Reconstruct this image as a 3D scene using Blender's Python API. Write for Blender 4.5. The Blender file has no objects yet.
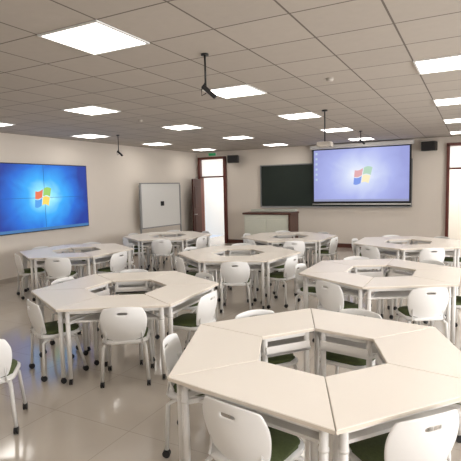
import bpy, bmesh, random
from math import *
from mathutils import Vector, Matrix
random.seed(7)
scene=bpy.context.scene
scene.view_settings.view_transform='Standard'
scene.view_settings.exposure=.24
COL=scene.collection

# ------------------------------------------------------------ materials
def mat(name,col,rough=.5,metal=0,emit=None,estr=0,noise=0,nscale=20,spec=.5,coat=0):
    m=bpy.data.materials.new(name);m.use_nodes=True
    nt=m.node_tree;b=nt.nodes['Principled BSDF']
    b.inputs['Base Color'].default_value=(*col,1);b.inputs['Roughness'].default_value=rough
    b.inputs['Metallic'].default_value=metal;b.inputs['Specular IOR Level'].default_value=spec
    b.inputs['Coat Weight'].default_value=coat
    if emit:
        b.inputs['Emission Color'].default_value=(*emit,1);b.inputs['Emission Strength'].default_value=estr
    if noise:
        tc=nt.nodes.new('ShaderNodeTexCoord');n=nt.nodes.new('ShaderNodeTexNoise');n.inputs['Scale'].default_value=nscale
        n.inputs['Detail'].default_value=4
        nt.links.new(tc.outputs['Object'],n.inputs['Vector'])
        mx=nt.nodes.new('ShaderNodeMix');mx.data_type='RGBA'
        mx.inputs[6].default_value=(*[c*(1-noise) for c in col],1);mx.inputs[7].default_value=(*[min(1,c*(1+noise)) for c in col],1)
        nt.links.new(n.outputs['Fac'],mx.inputs[0]);nt.links.new(mx.outputs[2],b.inputs['Base Color'])
    return m

def grid_mat(name,col,line,size,ox,oy,lw,rough,noise=.05,nscale=3,spec=.5,var=0):
    m=mat(name,col,rough,spec=spec);nt=m.node_tree;b=nt.nodes['Principled BSDF'];N=nt.nodes.new;Lk=nt.links.new
    geo=N('ShaderNodeNewGeometry');sep=N('ShaderNodeSeparateXYZ');Lk(geo.outputs['Position'],sep.inputs[0])
    def mth(op,a,bv=None):
        n=N('ShaderNodeMath');n.operation=op
        for i,v in enumerate((a,bv)):
            if v is None: continue
            if isinstance(v,(int,float)): n.inputs[i].default_value=v
            else: Lk(v,n.inputs[i])
        return n.outputs[0]
    ms=[];cells=[]
    for ax,o in((0,ox),(1,oy)):
        s=mth('DIVIDE',mth('SUBTRACT',sep.outputs[ax],o),size)
        cells.append(mth('FLOOR',s))
        fr=mth('FRACT',s)
        d=mth('MINIMUM',fr,mth('SUBTRACT',1.0,fr))
        ms.append(mth('LESS_THAN',d,lw/size/2))
    g=mth('MAXIMUM',ms[0],ms[1])
    n=N('ShaderNodeTexNoise');n.inputs['Scale'].default_value=nscale;n.inputs['Detail'].default_value=5
    Lk(geo.outputs['Position'],n.inputs['Vector'])
    mx=N('ShaderNodeMix');mx.data_type='RGBA';Lk(n.outputs['Fac'],mx.inputs[0])
    mx.inputs[6].default_value=(*[c*(1-noise) for c in col],1);mx.inputs[7].default_value=(*[min(1,c*(1+noise)) for c in col],1)
    src=mx.outputs[2]
    if var:
        cb=N('ShaderNodeCombineXYZ');Lk(cells[0],cb.inputs[0]);Lk(cells[1],cb.inputs[1])
        wn=N('ShaderNodeTexWhiteNoise');Lk(cb.outputs[0],wn.inputs['Vector'])
        hs=N('ShaderNodeHueSaturation');Lk(src,hs.inputs['Color'])
        Lk(mth('ADD',mth('MULTIPLY',wn.outputs['Value'],var),1-var/2),hs.inputs['Value']);src=hs.outputs[0]
    m2=N('ShaderNodeMix');m2.data_type='RGBA';Lk(g,m2.inputs[0]);Lk(src,m2.inputs[6]);m2.inputs[7].default_value=(*line,1)
    Lk(m2.outputs[2],b.inputs['Base Color'])
    return m

def screen_mat(name,stops,strength,sx,sz):
    m=bpy.data.materials.new(name);m.use_nodes=True;nt=m.node_tree;N=nt.nodes.new;Lk=nt.links.new
    b=nt.nodes['Principled BSDF'];b.inputs['Base Color'].default_value=(.02,.02,.03,1);b.inputs['Roughness'].default_value=.4
    tc=N('ShaderNodeTexCoord');mp=N('ShaderNodeMapping');mp.inputs['Scale'].default_value=(1/sx,0,1/sz)
    Lk(tc.outputs['Object'],mp.inputs[0])
    g=N('ShaderNodeVectorMath');g.operation='LENGTH';Lk(mp.outputs[0],g.inputs[0])
    n=N('ShaderNodeTexNoise');n.inputs['Scale'].default_value=1.9;n.inputs['Distortion'].default_value=1.2;Lk(mp.outputs[0],n.inputs['Vector'])
    a=N('ShaderNodeMath');a.operation='MULTIPLY_ADD';Lk(n.outputs['Fac'],a.inputs[0]);a.inputs[1].default_value=.35;a.inputs[2].default_value=-.17
    s=N('ShaderNodeMath');s.operation='ADD';Lk(g.outputs['Value'],s.inputs[0]);Lk(a.outputs[0],s.inputs[1])
    r=N('ShaderNodeValToRGB');Lk(s.outputs[0],r.inputs[0])
    els=r.color_ramp.elements
    els[0].position=stops[0][0];els[0].color=(*stops[0][1],1);els[1].position=stops[-1][0];els[1].color=(*stops[-1][1],1)
    for p,c in stops[1:-1]:
        e=els.new(p);e.color=(*c,1)
    Lk(r.outputs[0],b.inputs['Emission Color']);b.inputs['Emission Strength'].default_value=strength
    return m

M_wall=mat('wall_paint',(.75,.685,.61),.8,noise=.02,nscale=2)
M_ceil=grid_mat('ceiling_tiles',(.50,.455,.405),(.17,.145,.125),.6,-2.661-.3,2.825-.3,.015,.9,.05,14,var=.07)
M_floor=grid_mat('polished_floor_tiles',(.53,.475,.41),(.41,.365,.31),.8,.1,.2,.006,.11,.08,2.2,spec=1.0,var=.04)
M_base=mat('baseboard_wood',(.10,.035,.025),.4,noise=.1,nscale=8)
M_bskirt=mat('skirting_tile',(.45,.39,.33),.4,noise=.05,nscale=8)
M_frame=mat('door_frame_wood',(.12,.028,.02),.4,noise=.15,nscale=10)
M_leaf=mat('door_leaf_wood',(.055,.016,.011),.6,noise=.2,nscale=6,spec=.2)
M_top=mat('desk_laminate',(.93,.87,.79),.35,noise=.012,nscale=5)
M_edge=mat('desk_edge_band',(.74,.67,.58),.5,noise=.02)
M_leg=mat('desk_leg_paint',(.78,.765,.74),.4,noise=.02)
M_shelf=mat('desk_shelf_paint',(.84,.82,.79),.5,noise=.02)
M_plas=mat('chair_white_plastic',(.86,.855,.84),.35,noise=.01)
M_tube=mat('chair_white_tube',(.76,.75,.73),.35,noise=.02)
M_green=mat('green_cushion_fabric',(.085,.11,.04),.9,noise=.3,nscale=60)
M_black=mat('black_plastic',(.012,.012,.013),.4,noise=.1)
M_grey=mat('grey_plastic',(.26,.26,.26),.5,noise=.05)
M_white=mat('white_plastic',(.75,.74,.72),.4,noise=.02)
M_dim=mat('aged_cream_plastic',(.52,.48,.43),.5,noise=.02)
M_alu=mat('aluminium_trim',(.6,.6,.6),.35,metal=.8,noise=.02)
M_board=mat('dark_board',(.022,.032,.026),.6,noise=.1,nscale=3,spec=.3)
M_light=mat('light_panel_diffuser',(.9,.9,.9),.5,emit=(1,.96,.90),estr=7,noise=.01)
M_lfr=mat('light_panel_frame',(.8,.8,.78),.5,noise=.01)
M_wboard=mat('whiteboard_enamel',(.74,.73,.70),.25,noise=.02)
M_pod=mat('podium_wood',(.09,.035,.022),.4,noise=.25,nscale=7)
M_podf=mat('podium_front',(.66,.67,.57),.45,noise=.05)
M_podtop=mat('podium_top',(.55,.58,.50),.4,noise=.05)
M_glass=mat('transom_glass',(.85,.87,.86),.15,emit=(1,.98,.93),estr=.6,noise=.01)  # emission stands in for bright corridor light coming through the glass
M_exit=mat('exit_sign_green',(.02,.30,.10),.4,emit=(.05,.5,.2),estr=.2,noise=.02)
M_corr=mat('corridor_paint',(.85,.83,.79),.8,noise=.02)
def flat(n,c,s): return mat(n,(.02,.02,.02),.5,emit=c,estr=s,noise=.01)
M_red=flat('logo_red',(.85,.18,.08),.85);M_gr=flat('logo_green',(.34,.65,.14),.85);M_bl=flat('logo_blue',(.08,.36,.85),.85);M_ye=flat('logo_yellow',(1,.68,.12),.9)
M_pred=flat('projected_red',(.75,.40,.42),.85);M_pgr=flat('projected_green',(.46,.67,.52),.85);M_pbl=flat('projected_blue',(.20,.32,.80),.85);M_pye=flat('projected_yellow',(.90,.80,.52),.9)
M_scr1=screen_mat('video_wall_image',[(0,(.8,1,1)),(.18,(.30,.80,1)),(.40,(.03,.40,.94)),(.72,(.006,.14,.64)),(1,(.003,.035,.30))],.90,1.25,1.0)
M_scr2=screen_mat('projected_image',[(0,(.98,1,1)),(.28,(.68,.75,.98)),(.65,(.42,.47,.86)),(1,(.33,.36,.72))],.82,1.4,1.1)
M_task1=flat('taskbar_blue',(.06,.22,.5),.7);M_task2=flat('projected_taskbar',(.35,.38,.6),.7);M_icon=flat('desktop_icon',(.6,.75,.9),.7)
M_seam=mat('panel_seam_dark',(.01,.03,.10),.4,emit=(.01,.10,.42),estr=.6,noise=.01)

# ------------------------------------------------------------ mesh helpers
class MB:
    def __init__(s): s.bm=bmesh.new()
    def box(s,cx,cy,cz,dx,dy,dz,rot=None,bev=0):
        g=bmesh.ops.create_cube(s.bm,size=1)['verts']
        M=Matrix.Translation((cx,cy,cz))@(rot or Matrix())@Matrix.Diagonal((dx,dy,dz,1))
        bmesh.ops.transform(s.bm,matrix=M,verts=g)
        if bev:
            es=list({e for v in g for e in v.link_edges})
            bmesh.ops.bevel(s.bm,geom=es,offset=bev,segments=2,affect='EDGES',profile=.5)
        return s
    def tube(s,p,q,r,seg=10,r2=None):
        p=Vector(p);q=Vector(q);d=q-p
        g=bmesh.ops.create_cone(s.bm,cap_ends=True,segments=seg,radius1=r,radius2=r2 if r2 else r,depth=d.length)['verts']
        M=Matrix.Translation((p+q)/2)@d.to_track_quat('Z','Y').to_matrix().to_4x4()
        bmesh.ops.transform(s.bm,matrix=M,verts=g);return s
    def path(s,pts,r,seg=8):
        pts=[Vector(p) for p in pts];rings=[]
        for i,p in enumerate(pts):
            d=(pts[min(i+1,len(pts)-1)]-pts[max(i-1,0)]).normalized()
            q=d.to_track_quat('Z','Y').to_matrix()
            rings.append([s.bm.verts.new(p+q@Vector((r*cos(2*pi*k/seg),r*sin(2*pi*k/seg),0))) for k in range(seg)])
        for a,b in zip(rings,rings[1:]):
            for k in range(seg): s.bm.faces.new((a[k],a[(k+1)%seg],b[(k+1)%seg],b[k]))
        s.bm.faces.new(rings[0][::-1]);s.bm.faces.new(rings[-1]);return s
    def prism(s,pts,z0,z1,bev=0):
        a=[s.bm.verts.new((x,y,z0)) for x,y in pts];b=[s.bm.verts.new((x,y,z1)) for x,y in pts];n=len(pts)
        fs=[s.bm.faces.new(a[::-1]),s.bm.faces.new(b)]
        for k in range(n): fs.append(s.bm.faces.new((a[k],a[(k+1)%n],b[(k+1)%n],b[k])))
        if bev:
            es=list({e for f in fs[:2] for e in f.edges})
            bmesh.ops.bevel(s.bm,geom=es,offset=bev,segments=2,affect='EDGES')
        return s
    def obj(s,name,mats,smooth=False,parent=None,loc=None):
        bmesh.ops.recalc_face_normals(s.bm,faces=s.bm.faces)
        me=bpy.data.meshes.new(name);s.bm.to_mesh(me);s.bm.free()
        for m in (mats if isinstance(mats,list) else [mats]): me.materials.append(m)
        if smooth:
            for p in me.polygons: p.use_smooth=True
        o=bpy.data.objects.new(name,me);COL.objects.link(o)
        if parent: o.parent=parent
        if loc: o.location=loc
        return o
def empty(name,loc=(0,0,0),rz=0,label=None,cat=None,group=None):
    o=bpy.data.objects.new(name,None);o.empty_display_size=.1;COL.objects.link(o);o.location=loc;o.rotation_euler=(0,0,rz)
    if label:o['label']=label
    if cat:o['category']=cat
    if group:o['group']=group
    return o
def struct(o): o['kind']='structure';return o
def copy_tree(o,parent=None):
    c=o.copy();COL.objects.link(c)
    if parent: c.parent=parent
    for ch in list(o.children): copy_tree(ch,c)
    return c

# ------------------------------------------------------------ room
XL,XR,YF,YB,HC=-8.364,3.2,13.46,-2.2,3.03
D1=(-8.22,-7.28);D2=(-.62,.45);DH=2.82
struct(MB().box((XL+XR)/2,(YB+YF)/2+1.5,-.05,XR-XL+.4,YF-YB+3.4,.1).obj('floor',M_floor))
struct(MB().box((XL+XR)/2,(YB+YF)/2,HC+.05,XR-XL+.4,YF-YB+.4,.1).obj('ceiling',M_ceil))
struct(MB().box(XL-.1,(YB+YF)/2,HC/2,.2,YF-YB+.4,HC).obj('wall_left',M_wall))
w=MB();t=.2
wins=[(-1.0,1.6),(3.0,5.6),(7.0,9.6)]  # openings assumed on the unseen right wall, put in to admit daylight
ys=[YB-.2]+[v for a in wins for v in a]+[YF+.2]
for k in range(0,len(ys),2): w.box(XR+.1,(ys[k]+ys[k+1])/2,HC/2,t,ys[k+1]-ys[k],HC)
for a,b in wins:
    w.box(XR+.1,(a+b)/2,.45,t,b-a,.9);w.box(XR+.1,(a+b)/2,(2.6+HC)/2,t,b-a,HC-2.6)
struct(w.obj('wall_right',M_wall))
for k,(a,b) in enumerate(wins):
    f=MB()
    for z in(.93,2.57): f.box(XR+.1,(a+b)/2,z,.08,b-a,.06)
    for y in(a+.03,(a+b)/2,b-.03): f.box(XR+.1,y,1.75,.08,.06,1.6)
    struct(f.obj('window_%d'%(k+1),M_white))
struct(MB().box((XL+XR)/2,YB-.1,HC/2,XR-XL,.2,HC).obj('wall_rear',M_wall))
w=MB()
xs=[XL,D1[0],D1[1],D2[0],D2[1],XR]
for k in(0,2,4): w.box((xs[k]+xs[k+1])/2,YF+.1,HC/2,xs[k+1]-xs[k],.2,HC)
for a,b in(D1,D2): w.box((a+b)/2,YF+.1,(DH+HC)/2,b-a,.2,HC-DH)
struct(w.obj('wall_front',M_wall))
struct(MB().box((XL+XR)/2,YF+2.2,HC/2,XR-XL+2,.1,HC).obj('wall_corridor',M_corr))
struct(MB().box((XL+XR)/2,YF+1.2,HC+.05,XR-XL+2,2,.1).obj('ceiling_corridor',M_corr))
b=MB().box(XL+.006,(YB+YF)/2,.05,.012,YF-YB,.10);struct(b.obj('baseboard_left',M_bskirt))
b=MB()
b.box((D1[1]+.06+D2[0]-.06)/2,YF-.01,.06,D2[0]-D1[1]-.12,.02,.12);b.box((D2[1]+.06+XR)/2,YF-.01,.06,XR-D2[1]-.06,.02,.12)
struct(b.obj('baseboard_front',M_base))
def doorframe(n,a,b):
    f=MB()
    for x in(a-.01,b+.01): f.box(x,YF,DH/2,.075,.24,DH)
    f.box((a+b)/2,YF,DH,b-a+.095,.24,.075);f.box((a+b)/2,YF,2.2,b-a,.20,.05)
    o=struct(f.obj('door_%d'%n,M_frame))
    g=MB().box((a+b)/2,YF+.02,2.5,b-a-.06,.02,.54).obj('transom_pane',M_glass,parent=o)
    return o
d1=doorframe(1,*D1);d2=doorframe(2,*D2)
lf=MB().box(0,-.44,1.08,.045,.88,2.12,bev=.005)
for z in(.6,1.55): lf.box(.025,-.44,z,.02,.6,.7,bev=.008)
lf=lf.obj('door_leaf',M_leaf,parent=d1,loc=(-8.18,YF-.14,0));lf.rotation_euler=(0,0,.26)
hd=MB().tube((.02,-.80,1.0),(.08,-.80,1.0),.01).tube((.08,-.82,1.0),(.08,-.70,1.0),.009).obj('door_handle',M_alu,parent=lf)

# ------------------------------------------------------------ ceiling lights
LR=empty('ceiling_light',(0,0,0),0,'square white light panel set flush in tiled ceiling','ceiling light','ceiling light panels')
f=MB()
for s in(-1,1): f.box(s*.29,0,-.006,.02,.6,.012);f.box(0,s*.29,-.006,.56,.02,.012)
f.obj('light_frame',M_lfr,parent=LR)
MB().box(0,0,-.004,.56,.56,.006).obj('diffuser',M_light,parent=LR)
first=True
for i in range(-2,3):
    for j in range(-1,5):
        if i==-2 and j<1 or (i==2 and j>2): continue
        o=LR if first else copy_tree(LR);first=False
        o.location=(-2.661+2.4*i,2.825+2.4*j,HC)

# ------------------------------------------------------------ desk
R,RI=1.05,.455;ao,ai=R*cos(pi/6),RI*cos(pi/6);OR=.64
DK=empty('trapezoid_desk',label='cream trapezoid desk with white legs, part of hexagon table',cat='desk')
e=.0035
po=[(-R/2+e,ao-OR),(-RI/2+e*.6,ai-OR+.002),(RI/2-e*.6,ai-OR+.002),(R/2-e,ao-OR)]
top=MB().prism(po,.726,.75,bev=.003).obj('desk_top',[M_top,M_edge],parent=DK)
for p in top.data.polygons:
    if abs(p.normal.z)<.5 and p.area>.004: p.material_index=1
lp=[(-R/2+.085,ao-OR-.055),(R/2-.085,ao-OR-.055),(-RI/2+.045,ai-OR+.05),(RI/2-.045,ai-OR+.05)]
for x,y in lp:
    l=MB().tube((x,y,.062),(x,y,.726),.022,12).tube((x,y,.60),(x,y,.615),.026,12).obj('leg',M_leg,True,parent=DK)
    c=MB().tube((x,y,.05),(x,y,.068),.012).tube((x-.013,y,.026),(x-.004,y,.026),.026,14).tube((x+.004,y,.026),(x+.013,y,.026),.026,14).tube((x-.013,y,.03),(x+.013,y,.03),.02)
    c.obj('caster',M_black,parent=l)
fr=MB()
def bar(a,b,z,h=.035,wd=.02):
    a=Vector((*a,z));b=Vector((*b,z));d=b-a
    fr.box(*((a+b)/2),d.length,wd,h,rot=Matrix.Rotation(atan2(d.y,d.x),4,'Z'))
bar(lp[0],lp[1],.708);bar(lp[0],lp[2],.708);bar(lp[1],lp[3],.708);bar(lp[2],lp[3],.708)
bar(lp[0],lp[2],.600,.03);bar(lp[1],lp[3],.600,.03)
fr.obj('under_frame',M_leg,parent=DK)
sy0=lp[2][1]-.04;sy1=ao-OR-.12
MB().prism([(-.39,sy1),(-.195,sy0),(.195,sy0),(.39,sy1)],.584,.604).box(0,sy0+.006,.62,.375,.012,.075).obj('book_shelf',M_shelf,parent=DK)

# ------------------------------------------------------------ chair (front = +Y)
CH=empty('classroom_chair',label='white plastic chair with green cushion tucked at hexagon table',cat='chair')
def rounded_rect(w,h,r,n=5):
    pts=[]
    for cx,cy,a0 in((w/2-r,h/2-r,0),(-w/2+r,h/2-r,90),(-w/2+r,-h/2+r,180),(w/2-r,-h/2+r,270)):
        for k in range(n+1):
            a=radians(a0+90*k/n);pts.append((cx+r*cos(a),cy+r*sin(a)))
    return pts
seat=MB().prism(rounded_rect(.43,.42,.09),.410,.438,bev=.008).obj('seat',M_plas,True,parent=CH)
MB().prism([(x,y+.01) for x,y in rounded_rect(.39,.36,.08)],.438,.464,bev=.012).obj('seat_cushion',M_green,True,parent=seat)
bm=MB();NX,NZ=18,18;vs={}
for a in range(NX+1):
    for c in range(NZ+1):
        u=a/NX*2-1;v=c/NZ*2-1
        uu=u*sqrt(1-.38*v*v) if v>0 else u*sqrt(1-.25*v*v);vv=v*sqrt(1-.24*u*u)
        t=(vv+1)/2
        wd=.203+.026*min(1,t*1.4)
        x=uu*wd;z=.43+.345*t
        y=-.195-.060*t+.065*uu*uu-.025*sin(t*pi)
        vs[a,c]=bm.bm.verts.new((x,y,z))
for a in range(NX):
    for c in range(NZ):
        if c==NZ-4 and 7<=a<NX-7: continue
        bm.bm.faces.new((vs[a,c],vs[a+1,c],vs[a+1,c+1],vs[a,c+1]))
bk=bm.obj('backrest',M_plas,True,parent=CH)
sd=bk.modifiers.new('s','SOLIDIFY');sd.thickness=.014
ss=bk.modifiers.new('u','SUBSURF');ss.levels=1;ss.render_levels=1
for s in(-1,1):
    MB().path([(s*.165,-.10,.402),(s*.168,-.17,.403),(s*.168,-.200,.43),(s*.166,-.185,.50),(s*.155,-.190,.60)],.010).obj('back_support',M_tube,True,parent=CH)
    for sy in(-1,1):
        y1=.02 if sy>0 else -.08
        l=MB().path([(s*.15,y1,.400),(s*.18,y1+sy*.06,.397),(s*.197,y1+sy*.11,.37),(s*.215,sy*.205,.055)],.015).obj('leg',M_tube,True,parent=CH)
        x,y=s*.215,sy*.207
        c=MB().tube((x,y,.045),(x,y,.066),.011).tube((x-.016,y,.028),(x-.004,y,.028),.028,14).tube((x+.004,y,.028),(x+.016,y,.028),.028,14).tube((x-.012,y,.034),(x+.012,y,.034),.022)
        c.obj('caster',M_black,parent=l)
MB().box(0,-.03,.400,.34,.02,.02).box(0,-.10,.400,.32,.02,.02).obj('seat_crossbar',M_tube,parent=CH)

# ------------------------------------------------------------ tables
T=[((-.90,2.93),51),((-3.46,3.98),33),((-1.03,5.98),30),((-3.50,6.85),22),((-6.50,6.15),30),((-6.38,8.85),28),((-3.58,9.45),28),((-1.08,9.15),30)]
SP={(0,0):(.78,.10,0),(0,1):(.77,0,0),(0,2):(.84,-.10,.0),(0,3):(.765,.0,-.03),(0,4):(.775,-.05,-.06),(1,3):(.80,.05,.05),(1,4):(.76,.09,0),(1,5):(.84,0,0),
(2,3):(.84,.14,.0),(2,4):(.86,.12,0)}
fd=fc=True
for ti,((cx,cy),ph) in enumerate(T):
    for k in range(6):
        a=radians(ph+30+60*k)
        o=DK if fd else copy_tree(DK);fd=False
        o.location=(cx+OR*cos(a),cy+OR*sin(a),0);o.rotation_euler=(0,0,a-pi/2)
        o['group']='trapezoid desks forming hexagon tables'
        d=.79+random.uniform(-.01,.08);off=random.uniform(-.05,.05);dr=random.uniform(-.06,.06)
        if (ti,k) in SP: d,off,dr=SP[ti,k]
        c=CH if fc else copy_tree(CH);fc=False
        c.location=(cx+d*cos(a)-off*sin(a),cy+d*sin(a)+off*cos(a),0)
        c.rotation_euler=(0,0,a+pi/2+dr);c['group']='white chairs around the hexagon tables'
c=copy_tree(CH);c.location=(-3.36,2.20,0);c.rotation_euler=(0,0,.75)
c['label']='white plastic chair with green cushion standing alone in the aisle'

# ------------------------------------------------------------ screens
def logo(root,cx,cz,s,mats,y):
    for (i,j,m) in((-1,0,mats[0]),(0,0,mats[1]),(-1,-1,mats[2]),(0,-1,mats[3])):
        b=MB();n=8;g=.05
        def P(u,v):
            U=i+g+(1-2*g)*u;V=j+g+(1-2*g)*v
            x=U*(1+.08*V)+.16*V;z=V*.92*(1+.06*U)+.20*sin((U+.1)*pi*.9)
            return (cx+x*s,y,cz+z*s)
        rows=[[b.bm.verts.new(P(p/n,q/n)) for q in range(n+1)] for p in range(n+1)]
        for p in range(n):
            for q in range(n): b.bm.faces.new((rows[p][q],rows[p+1][q],rows[p+1][q+1],rows[p][q+1]))
        b.obj('logo_pane',m,parent=root)
def icons(root,x0,z0,n,cols,s,y):
    for c in range(cols):
        for k in range(n): MB().box(x0+c*s*2.6,y,z0-k*s*2.5,s,.002,s).obj('desktop_icon',M_icon,parent=root)
W,Hh=2.50,1.41
vw=empty('video_wall',(XL+.005,7.0,1.71),pi/2,'large video wall showing blue desktop with four-colour window logo','video wall')
MB().box(0,-.04,0,W+.04,.08,Hh+.04,bev=.004).obj('display_frame',M_black,parent=vw)
MB().box(0,-.083,0,W,.004,Hh).obj('screen',M_scr1,parent=vw)
MB().box(0,-.0865,0,.008,.003,Hh).box(0,-.0865,0,W,.003,.008).obj('panel_seam',M_seam,parent=vw)
logo(vw,-.06,.0,.205,(M_red,M_gr,M_bl,M_ye),-.092)
MB().box(0,-.087,-Hh/2+.03,W,.003,.06).obj('taskbar',M_task1,parent=vw)
icons(vw,-W/2+.08,Hh/2-.1,5,1,.06,-.087)
sw,sh=2.75,1.55
ps=empty('projection_screen',(-2.89,YF-.16,2.10),0,'pulled-down projection screen with black border showing pale blue desktop','projection screen')
MB().box(0,0,0,sw,.01,sh+.06).obj('screen_border',M_black,parent=ps)
MB().box(0,-.008,.01,sw-.10,.004,sh-.06).obj('screen_image',M_scr2,parent=ps)
MB().box(0,0,sh/2+.07,sw+.12,.12,.12,bev=.02).obj('screen_housing',M_white,parent=ps)
MB().tube((-sw/2,0,-sh/2-.04),(sw/2,0,-sh/2-.04),.018).obj('weight_bar',M_white,True,parent=ps)
logo(ps,.08,-.02,.24,(M_pred,M_pgr,M_pbl,M_pye),-.014)
MB().box(0,-.012,-sh/2+.07,sw-.10,.003,.06).obj('taskbar',M_task2,parent=ps)
icons(ps,-sw/2+.13,sh/2-.12,6,1,.06,-.012)
bd=empty('chalkboard',(-3.75,YF-.04,1.85),0,'long dark chalkboard with grey frame on the wall behind the screen','chalkboard')
MB().box(0,0,0,4.42,.04,1.26).obj('board_surface',M_board,parent=bd)
f=MB()
for s in(-1,1): f.box(0,-.01,s*.64,4.5,.06,.03);f.box(s*2.235,-.01,0,.03,.06,1.26)
f.obj('board_frame',M_grey,parent=bd)
MB().box(0,-.05,-.665,4.4,.08,.015).obj('chalk_tray',M_alu,parent=bd)
# podium
pd=empty('lectern_console',(-5.17,12.25,0),0,'pale greenish teaching console with thin dark brown wooden top','lectern')
MB().box(0,0,.55,1.40,.65,1.0,bev=.01).obj('console_body',M_podf,parent=pd)
MB().box(0,0,.025,1.30,.6,.05).obj('plinth',M_black,parent=pd)
MB().box(0,-.02,1.08,1.48,.70,.06,bev=.015).obj('console_top',M_pod,parent=pd)
MB().box(.69,-.02,.55,.06,.68,1.0,bev=.008).obj('side_trim',M_pod,parent=pd)
MB().box(-.33,-.33,.52,.60,.02,.80,bev=.006).obj('cabinet_door',M_podf,parent=pd)
MB().box(.31,-.33,.52,.60,.02,.80,bev=.006).obj('cabinet_door',M_podf,parent=pd)
MB().box(0,.2,1.14,1.38,.2,.07,bev=.01).obj('control_panel_riser',M_podtop,parent=pd)
# whiteboard on stand
wb=empty('mobile_whiteboard',(XL+.36,10.85,0),pi/2-.10,'white mobile whiteboard on a wheeled metal stand beside the wall','whiteboard')
MB().box(0,0,1.38,1.62,.025,1.22).obj('board_surface',M_wboard,parent=wb)
f=MB()
for s in(-1,1): f.box(0,0,1.38+s*.62,1.67,.04,.03);f.box(s*.82,0,1.38,.03,.04,1.24)
f.obj('board_frame',M_grey,parent=wb)
MB().box(.03,-.02,1.42,.13,.025,.13,bev=.004).obj('magnetic_eraser',M_black,parent=wb)
f=MB()
for s in(-1,1): f.box(s*.85,0,1.0,.03,.04,1.9);f.box(s*.85,0,.075,.04,.56,.04)
f.box(0,0,.35,1.68,.03,.03);f.obj('stand',M_grey,parent=wb)
for s in(-1,1):
    for q in(-1,1): MB().tube((s*.85-.012,q*.25,.028),(s*.85+.012,q*.25,.028),.028,14).obj('caster',M_black,parent=wb)
# speakers
for x,z,rz,lb in((-6.88,2.74,.35,'black wall speaker on bracket beside the doorway'),(-1.08,2.80,-.25,'black wall speaker on bracket beside the projection screen')):
    sp=empty('wall_speaker',(x,YF-.2,z),rz,lb,'speaker');sp['group']='wall speakers'
    MB().box(0,0,0,.36,.22,.24,bev=.02).obj('speaker_cabinet',M_black,parent=sp)
    MB().box(0,-.112,0,.32,.01,.2,bev=.004).obj('speaker_grille',M_black,parent=sp)
    MB().tube((0,.1,0),(0,.19,.0),.02).box(0,.185,0,.1,.02,.14).obj('bracket',M_black,parent=sp)
ex=empty('exit_sign',(-7.75,YF-.02,2.94),0,'small green emergency exit sign above the doorway','exit sign')
MB().box(0,0,0,.30,.03,.11,bev=.005).obj('sign_housing',M_white,parent=ex)
MB().box(0,-.017,0,.27,.004,.085).obj('sign_face',M_exit,parent=ex)
def cam_mount(x,y,L,tilt,lb,sc=1):
    r=empty('hanging_camera',(x,y,HC),tilt,lb,'camera');r['group']='ceiling hung camera mounts'
    MB().tube((0,0,-.015),(0,0,0),.035,16).tube((0,0,-L),(0,0,-.01),.009).obj('mount_pole',M_black,True,parent=r)
    MB().box(.03,0,-L-.04,.16*sc,.035*sc,.04*sc,rot=Matrix.Rotation(.75,4,'Y'),bev=.008).obj('camera_body',M_black,parent=r)
    MB().path([(0,0,-L+.05),(-.04,0,-L-.02),(-.04,.01,-L-.07),(0,.01,-L-.05)],.005).obj('cable',M_black,True,parent=r)
cam_mount(-2.15,3.64,.29,.3,'black camera hung on a short ceiling pole')
cam_mount(-6.88,7.85,.36,.3,'black camera hung on a short ceiling pole')
cam_mount(-2.28,10.6,.2,.3,'black camera hung on a short ceiling pole')
pj=empty('ceiling_projector',(-2.13,7.29,HC),.1,'small grey projector hanging on a ceiling pole','projector')
MB().tube((0,0,-.02),(0,0,0),.045,16).tube((0,0,-.50),(0,0,-.01),.010).obj('mount_pole',M_black,True,parent=pj)
MB().box(0,0,-.54,.24,.20,.08,bev=.02).obj('projector_body',M_dim,parent=pj)
MB().tube((.06,.10,-.54),(.06,.13,-.54),.027,16).obj('lens',M_black,True,parent=pj)
for k,(x,y) in enumerate(((-1.46,5.2),(-5.1,6.4))):
    s=MB().tube((0,0,-.03),(0,0,0),.038,20,r2=.042).obj('smoke_detector',M_dim,True,loc=(x,y,HC))
    s['label']='small round smoke detector on the ceiling';s['category']='smoke detector';s['group']='ceiling smoke detectors'

# ------------------------------------------------------------ lighting
def area(n,loc,rot,sx,sy,e,col):
    l=bpy.data.lights.new(n,'AREA');l.shape='RECTANGLE';l.size=sx;l.size_y=sy;l.energy=e;l.color=col
    o=bpy.data.objects.new(n,l);COL.objects.link(o);o.location=loc;o.rotation_euler=rot;return o
for a,b in wins: area('window_daylight',(XR+.6,(a+b)/2,1.8),(0,radians(90),0),1.7,2.6,150,(1,.98,.97))  # added fill lamps standing for daylight, outside the unseen assumed windows
area('corridor_lamp',(-7.6,YF+1.1,HC-.05),(0,0,0),1.6,1.2,75,(1,.96,.9))
area('corridor_lamp',(0,YF+1.1,HC-.05),(0,0,0),1.6,1.2,75,(1,.96,.9))
w=bpy.data.worlds.new('world');scene.world=w;w.use_nodes=True
bg=w.node_tree.nodes['Background'];bg.inputs[0].default_value=(.8,.88,1,1);bg.inputs[1].default_value=.8

# ------------------------------------------------------------ camera
F,th,p,ro,H=460.58,radians(27.948),radians(5.376),radians(1.293),1.846
f=Vector((-sin(th)*cos(p),cos(th)*cos(p),-sin(p)));r0=Vector((cos(th),sin(th),0));u0=r0.cross(f)
r=cos(ro)*r0-sin(ro)*u0;u=sin(ro)*r0+cos(ro)*u0
cd=bpy.data.cameras.new('camera');cd.sensor_width=36;cd.lens=F/461*36;cd.clip_start=.05
co=bpy.data.objects.new('camera',cd);COL.objects.link(co)
Mx=Matrix((r,u,-f)).transposed().to_4x4();Mx.translation=(0,0,H);co.matrix_world=Mx
scene.camera=co
